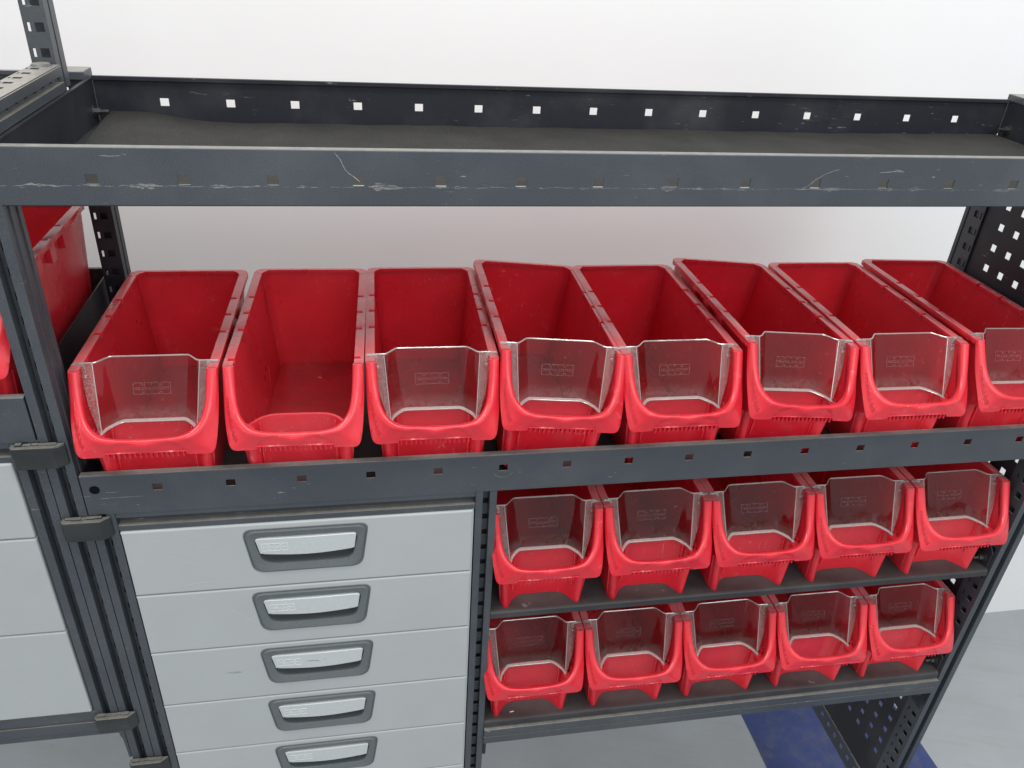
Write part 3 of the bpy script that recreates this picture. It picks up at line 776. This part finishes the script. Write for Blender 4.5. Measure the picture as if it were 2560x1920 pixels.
I_L = [(-.0605, .0240, .1440), (-.0600, .0160, .1300), (-.0588, .0070, .1160), (-.0566, -.0005, .1062), (-.0535, -.0062, .1002), (-.0495, -.0108, .0962), (-.0450, -.0142, .0934), (-.0400, -.0166, .0915), (-.0345, -.0180, .0903), (-.0285, -.0187, .0896), (-.0230, -.0190, .0892), (-.0170, -.0191, .0890), (-.0090, -.0192, .0889), (0, -.0192, .0889)]
NS = 5
OC = catmull(OS_L, NS); OR = catmull(O_L, NS); IC = catmull(I_L, NS)
PD = [(.0060*(1-math.cos(math.pi/2*k/8)), .0052*math.sin(math.pi/2*k/8)) for k in range(9)]+[(.0075, .0050), (.0092, .0043), (.0108, .0035)]
def nrm(i):
    t = i/(len(OC)-1); return Vector((0, -.86, .30)).lerp(Vector((0, -.88, .46)), sstep(t*1.3)).normalized()
def fsurf(s, v, h=0, d=None):
    """left half of the front frame: s 0..1 along, v 0..1 from inner to outer edge (or d metres from the inner edge)"""
    f = s*(len(OC)-1); i = min(int(f), len(OC)-2); k = f-i
    o = OC[i].lerp(OC[i+1], k); n_ = IC[i].lerp(IC[i+1], k); L = (o-n_).length
    if d is not None: v = d/L
    d = v*L; hh = interp(PD+[(L, .0002)], d)
    return n_.lerp(o, v)+nrm(f)*(hh+h)
def side_x(z): return .0545+.0115*min(1, z/.135)
FW = [(.0535, .016), (.0528, .0105), (.0512, .0070), (.0488, .0055), (.0462, .0062), (.0435, .0092), (.0405, .0140), (.0370, .0190), (.0328, .0235), (.0275, .0267), (.0210, .0279), (.0100, .0281), (0, .0281)]
def bin_meshes(dw):
    mb = MB()
    X = lambda p: (wx(p[0], dw), p[1], p[2])
    # front frame, both halves, as a closed tube
    n = len(OC); idx = list(range(n)); rows = []
    for i in idx:
        s = i/(n-1); r = []
        o, c = OR[i], IC[i]; arm = 1-sstep(i/(NS*7))
        back_i = c+Vector((-.0022 if c.x < -.03 else 0, .0045, -.0035)); back_o = o+Vector((.0025 if o.x < -.05 else 0, .0042, .0014))
        r.append(tuple(back_i))
        for d_, h_ in PD: r.append(tuple(fsurf(s, 0, 0, d_)))
        for q in (.35, .7, 1): r.append(tuple(fsurf(s, lerp(min(.9, PD[-1][0]/(OC[i]-IC[i]).length), 1, q))))
        r.append(tuple(o+Vector((0, -.0002, 0)))); r.append(tuple(back_o)); rows.append(r)
    full = [[X(p) for p in r] for r in rows]+[[X((-p[0], p[1], p[2])) for p in r] for r in rows[-2::-1]]
    mb.grid(full, True)
    mb.add(full[0], [list(range(len(full[0])))]); mb.add(full[-1], [list(range(len(full[-1])))])
    # side walls
    prof = [(.2775, .0), (.2775, .1405), (.0262, .1405), (.0245, .1290), (.0165, .1120), (.0070, .0960), (-.0060, .0850), (-.0115, .0770), (-.0100, .0700), (.0110, .0610), (.0145, .0)]
    for s in (-1, 1):
        a = [X((s*side_x(z), y, z)) for y, z in prof]; b = [X((s*(side_x(z)-.0024), y, z)) for y, z in prof]; m = len(prof)
        mb.add(a+b, [list(range(m)), list(range(2*m-1, m-1, -1))]+[(i, m+i, m+(i+1) % m, (i+1) % m) for i in range(m)])
        # raised guide ribs inside for dividers
    # front wall with a top band and the two feet
    zs = [0, .003, .02, .04, .06, .0785, .0800]
    def fw(z, off):
        k = side_x(z)/side_x(0); pts = []
        for s, L in ((-1, FW), (1, FW[-2::-1])):
            for (x, y) in L: pts.append([s*x, y])
        out = []
        for i, (x, y) in enumerate(pts):
            a = pts[max(i-1, 0)]; b = pts[min(i+1, len(pts)-1)]; dx, dy = b[0]-a[0], b[1]-a[1]; l = math.hypot(dx, dy) or 1
            out.append(X(((x-dy/l*off)*k, y+dx/l*off, z)))
        return out
    mb.grid([fw(z, 0) for z in zs]); mb.grid([fw(z, .0032) for z in zs])
    mb.grid([fw(.0800, 0), fw(.0800, .0032)]); mb.grid([fw(0, 0), fw(0, .0032)])
    # corner gussets between frame and front wall
    for s in (-1, 1):
        mb.prism([(X((s*.0545, 0, 0))[0], -.0165), (X((s*.0440, 0, 0))[0], -.0165), (X((s*.0440, 0, 0))[0], .0050), (X((s*.0540, 0, 0))[0], .014)], 2, .0700, .0800)
        mb.box(*sorted((X((s*.0400, 0, 0))[0], X((s*.0388, 0, 0))[0])), .0115, .0150, .026, .0800)
    # comb under the lip
    for k in range(15):
        x = lerp(-.0365, .0365, k/14); x = wx(x, dw)
        mb.box(x-.0006, x+.0006, -.0210, -.0150, .0665, .0765)
    mb.box(wx(-.0440, dw), wx(.0440, dw), -.0178, -.0160, .0705, .0800)
    # floor, back wall
    mb.box(wx(-.0535, dw), wx(.0535, dw), .0295, .277, .0035, .0060)
    for s in (-1, 1): mb.prism([(wx(s*.0530, dw), .0130), (wx(s*.0450, dw), .0100), (wx(s*.0360, dw), .0250), (wx(s*.0360, dw), .0296), (wx(s*.0530, dw), .0296)], 2, .0036, .0059)
    c = .010
    def bk(z, off):
        w = side_x(z)-off; y = .2790-off-(.0015 if z < .07 else 0)
        return [X((-w, y-c, z)), X((-w+c*.35, y-c*.35, z)), X((-w+c, y, z)), X((w-c, y, z)), X((w-c*.35, y-c*.35, z)), X((w, y-c, z))]
    mb.grid([bk(z, 0) for z in (0, .07, .1405)]); mb.grid([bk(z, .0026) for z in (0, .07, .1405)])
    # rim with notches
    notch = [(.1025, .1075), (.1460, .1510), (.1905, .1955)]; front_slot = (.0340, .0390)
    cuts = sorted(notch+[front_slot]); y = .0240; segs = []
    for a, b in cuts: segs += [(y, a, 0), (a, b, 1)]; y = b
    segs.append((y, .2660, 0))
    for s in (-1, 1):
        for a, b, nt_ in segs:
            x0 = .0688 if nt_ else .0622
            z0, z1 = (.1385, .1450)
            xs = sorted((wx(s*x0, dw), wx(s*.0725, dw)))
            if nt_:
                mb.box(xs[0], xs[1], a, b, z0, z1); xi = sorted((wx(s*.0622, dw), wx(s*.0688, dw))); mb.box(xi[0], xi[1], a, b, z0-.001, z1-.0045)
            else: mb.cbox(xs[0], xs[1], a, b, z0, z1, .0006)
        for a, b in notch:   # ribs under the outer edge
            xs = sorted((wx(s*.0640, dw), wx(s*.0712, dw))); mb.box(xs[0], xs[1], a-.004, b+.005, .1200, .1388)
    # rear rim
    r0, r1 = [], []
    for (w, yy) in ((.0725, .2660), (.0725, .2705), (.0705, .2775), (.0640, .2815), (0, .2820)): r0.append((w, yy))
    for (w, yy) in ((.0622, .2660), (.0622, .2662), (.0605, .2700), (.0550, .2765), (0, .2770)): r1.append((w, yy))
    o = [(-w, yy) for w, yy in r0]+[(w, yy) for w, yy in r0[-2::-1]]; i_ = [(-w, yy) for w, yy in r1]+[(w, yy) for w, yy in r1[-2::-1]]
    rr = [[X((x, y, .1385)) for x, y in o], [X((x, y, .1444)) for x, y in o], [X((x*.993, y-.0005, .1450)) for x, y in o], [X((x, y, .1450)) for x, y in i_], [X((x, y, .1385)) for x, y in i_], [X((x, y, .1385)) for x, y in o]]
    mb.grid(rr)
    # small ribs on the inner side walls
    for s in (-1, 1):
        for k, yy in enumerate((.095, .140, .185)):
            x0 = side_x(.03)-.0024; xs = sorted((wx(s*x0, dw), wx(s*(x0-.0016), dw)))
            mb.box(xs[0], xs[1], yy, yy+.0015, .006, .030 if k < 2 else .050)
    return mb
def lettering(dw):
    mb = MB(); s_ = 'modul-box'; sz = 1.0; vs, fs = text2d(s_, 1); w = text_w(s_)
    a0, a1 = .135, .455
    def fn(u, v, h):
        p = fsurf(lerp(a0, a1, u/w), lerp(.74, .52, v/.7), h); return (wx(p.x, dw), p.y, p.z)
    emboss(mb, vs, fs, fn, .00055); return mb
PZ0, PZ1 = .0815, .1460
def xmax(z): return interp([(.081, .0490), (.093, .0530), (.105, .0575), (.125, .0615), (.146, .0640)], z)
def psurf(x, z, h=0):
    k = (z-.081)/.0645; xi = .0465+.0055*k; xc = .0285+.0080*k
    a = abs(x); t = max(0, min(1, (a-xc)/(xi-xc))); kk = max(0, min(1, k)); off = .0235*lerp(math.sqrt(max(0, 1-t*t)), 1-sstep(t), .35+.65*kk)
    return Vector((x, .0042+.500*(z-.081)+off*(1-.45*max(0, min(1, (z-.081)/.065)))-h*.9, z+h*.5))
def panel_mesh():
    mb = MB(); nz = 10
    zs = [lerp(PZ0, PZ1, k/nz) for k in range(nz+1)]
    def cols(z):
        k = (z-.081)/.0645; xi = .0465+.0055*k; xc = .0285+.0080*k; xm = xmax(z); nt_ = 8
        pos = [0, xc*.5]+[lerp(xc, xi, j/nt_) for j in range(nt_+1)]+[lerp(xi, xm, .5), xm]
        return [-p for p in pos[::-1]][:-1]+pos
    R = [[tuple(psurf(x, z)) for x in cols(z)] for z in zs]; n = len(R[0])
    mb.mi = 0; mb.grid([r[2:n-2] for r in R]); mb.mi = 1; mb.grid([r[:3] for r in R]); mb.grid([r[n-3:] for r in R])
    mb.mi = 2
    # top bead
    top = R[-1]; mb.tube([(p[0], p[1]+.0002, p[2]+.0003) for p in top], .0009)
    # flange along the lower edge
    bot = [p for p in R[0] if abs(p[0]) < .0480]
    mb.grid([[(p[0], p[1]-.0004, p[2]+.0016) for p in bot], [(p[0]*.985, p[1]-.0036, p[2]+.0006) for p in bot], [(p[0]*.985, p[1]-.0036, p[2]-.0004) for p in bot]])
    mb.tube([(p[0]*.985, p[1]-.0036, p[2]) for p in bot], .0006)
    for s in (-1, 1):   # hinge pins, pegs and vertical corner beads
        a, b = sorted((s*.0600, s*.0708)); mb.box(a, b, .0350, .0386, .1430, .1462)
        a, b = sorted((s*.0590, s*.0602)); mb.box(a, b, .0348, .0360, .1360, .1455)
        mb.cbox(*sorted((s*.0578, s*.0606)), .0305, .0335, .1320, .1352, .0006)
        mb.tube([tuple(psurf(s*(.0467+.0055*(z-.081)/.0645), z, .0002)) for z in zs], .0006)
    return mb
def panel_marks():
    mb = MB(); w = .0370; vs, fs = logo2d(w, .0122)
    def fn(u, v, h): return tuple(psurf(u-w/2, .1075+v*.95, .0002+h))
    emboss(mb, vs, fs, fn, .0002)
    m2 = MB(); m3 = MB()
    def circ(cx, cz, r, n=14, w=.00035):
        rows = [[tuple(psurf(cx+(r+q)*math.cos(2*math.pi*k/n), cz+(r+q)*math.sin(2*math.pi*k/n), .0003)) for k in range(n)] for q in (-w, w)]
        m2.grid(rows, True)
    circ(-.0515, .1000, .0017); circ(-.0515, .1000, .0005)
    # recycling triangle on the right wing
    cx, cz, r = .0530, .1030, .0019
    tri = [(cx+r*math.cos(a), cz+r*math.sin(a)) for a in (math.pi/2, math.pi*7/6, math.pi*11/6)]
    for (a, b) in ((0, 1), (1, 2), (2, 0)):
        p, q = Vector(tri[a]), Vector(tri[b]); d = (q-p).normalized(); nn = Vector((-d.y, d.x))*.0003; p2 = p.lerp(q, .12); q2 = p.lerp(q, .88)
        m3.add([tuple(psurf(*(c_), .0003)) for c_ in (p2+nn, p2-nn, q2-nn, q2+nn)], [(0, 1, 2, 3)])
    return mb, m2, m3

def make_bin(label, group, dw=-.0004, window=True):
    t = thing('storage_bin', label, 'bin', (0, 0, 0), group)
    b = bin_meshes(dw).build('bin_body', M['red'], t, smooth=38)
    l = lettering(dw).build('embossed_lettering', M['red_text'], b)
    if window:
        p = panel_mesh().build('clear_window', [M['clear'], M['clear_wing'], M['clear_edge']], t, smooth=50)
        for q, nm in zip(panel_marks(), ('maker_mark', 'mould_mark', 'recycling_mark')): q.build(nm, M['clear_mark'], p)
    return t
def copy_tree(o, parent=None):
    c = o.copy(); COL.objects.link(c); c.parent = parent
    for ch in list(o.children): copy_tree(ch, c)
    return c
GM = 'red bins in a row on the middle shelf'; GU = 'red bins on the upper small shelf'; GL = 'red bins on the lower small shelf'
proto = make_bin('x', GM)
noclear = make_bin('red open bin without a clear window, second from the left on the middle shelf', GM, window=False)
first = True
def put(label, group, x, y, z, rx=0, ry=0, rz=0):
    global first
    o = proto if first else copy_tree(proto); first = False
    o['label'] = label; o['group'] = group; o.location = (x, y, z+ZB); o.rotation_euler = (math.radians(rx), math.radians(ry), math.radians(rz)); return o
zf = -.3475; yo = .0022
mid = [(.0020, .0000, .0, -.6, 'red bin with clear window at the left end of the middle shelf'),
       None,
       (.2954, 0, .0, -.9, 'red bin with clear window just right of the bin that has no window'),
       (.4290, .0055, 4.8, -.2, 'fourth red bin on the middle shelf, its left rim riding up on its neighbour'),
       (.5795, 0, .2, .2, 'fifth red bin on the middle shelf, sitting flat between two tilted ones'),
       (.7160, .0055, 4.8, .7, 'sixth red bin on the middle shelf, tilted with its left rim raised'),
       (.8715, .0005, .5, .1, 'seventh red bin on the middle shelf, second from the perforated side panel'),
       (1.0190, .003, 2.0, 1.0, 'red bin at the right end of the middle shelf, cut off by the photo edge')]
for m_ in mid:
    if m_ is None: continue
    x, dz, ry, rz, lab = m_
    put(lab, GM, x, yo, zf+dz, 0, ry, rz)
noclear.location = (.1496, yo, zf+ZB); noclear.rotation_euler = (0, 0, math.radians(-1.5))
# a small shaving lying in the open bin
c1 = [.4385, .5840, .7280, .8730, 1.0200]; c2 = [.4365, .5815, .7265, .8720, 1.0180]
pos = ['leftmost, next to the drawer post', 'second from the left', 'in the middle', 'fourth from the left', 'rightmost, next to the end frame']
for i, x in enumerate(c1): put('red bin with clear window on upper small shelf, %s' % pos[i], GU, x, 0.0005, -.5658, 0, 0, (-.4, .3, .2, -.3, .5)[i])
for i, x in enumerate(c2): put('red bin with clear window on lower small shelf, %s' % pos[i], GL, x, 0.0015, -.7848, 0, 0, (.2, -.4, .5, -.2, .4)[i])
big = make_bin('large wide red bin on the left rack, half hidden behind the tall front post', None, dw=.060, window=False)
if 'group' in big: del big['group']
big.location = (-.2405, .0200, -.2622+ZB)
mb = MB(); mb.cbox(-.0022, .0022, -.0006, .0006, 0, .0010, .0003)
sv = mb.build('paper_scrap', simple('white_paper_scrap', (.75, .72, .68), .7)); sv.location = (.160, .235, zf+ZB+.0062); sv.rotation_euler = (0, 0, -.4)
tag(sv, 'tiny white scrap lying on the floor of the bin without a window', 'scrap')
mb = MB(); mb.cbox(-.0030, .0030, -.0007, .0007, 0, .0008, .0003)
sv2 = mb.build('paper_scrap', sv.data.materials[0]); sv2.location = (.412, .012, ZB-.7849); sv2.rotation_euler = (0, 0, .15)
tag(sv2, 'tiny white scrap lying on the lower small shelf between the feet of the leftmost bin', 'scrap')
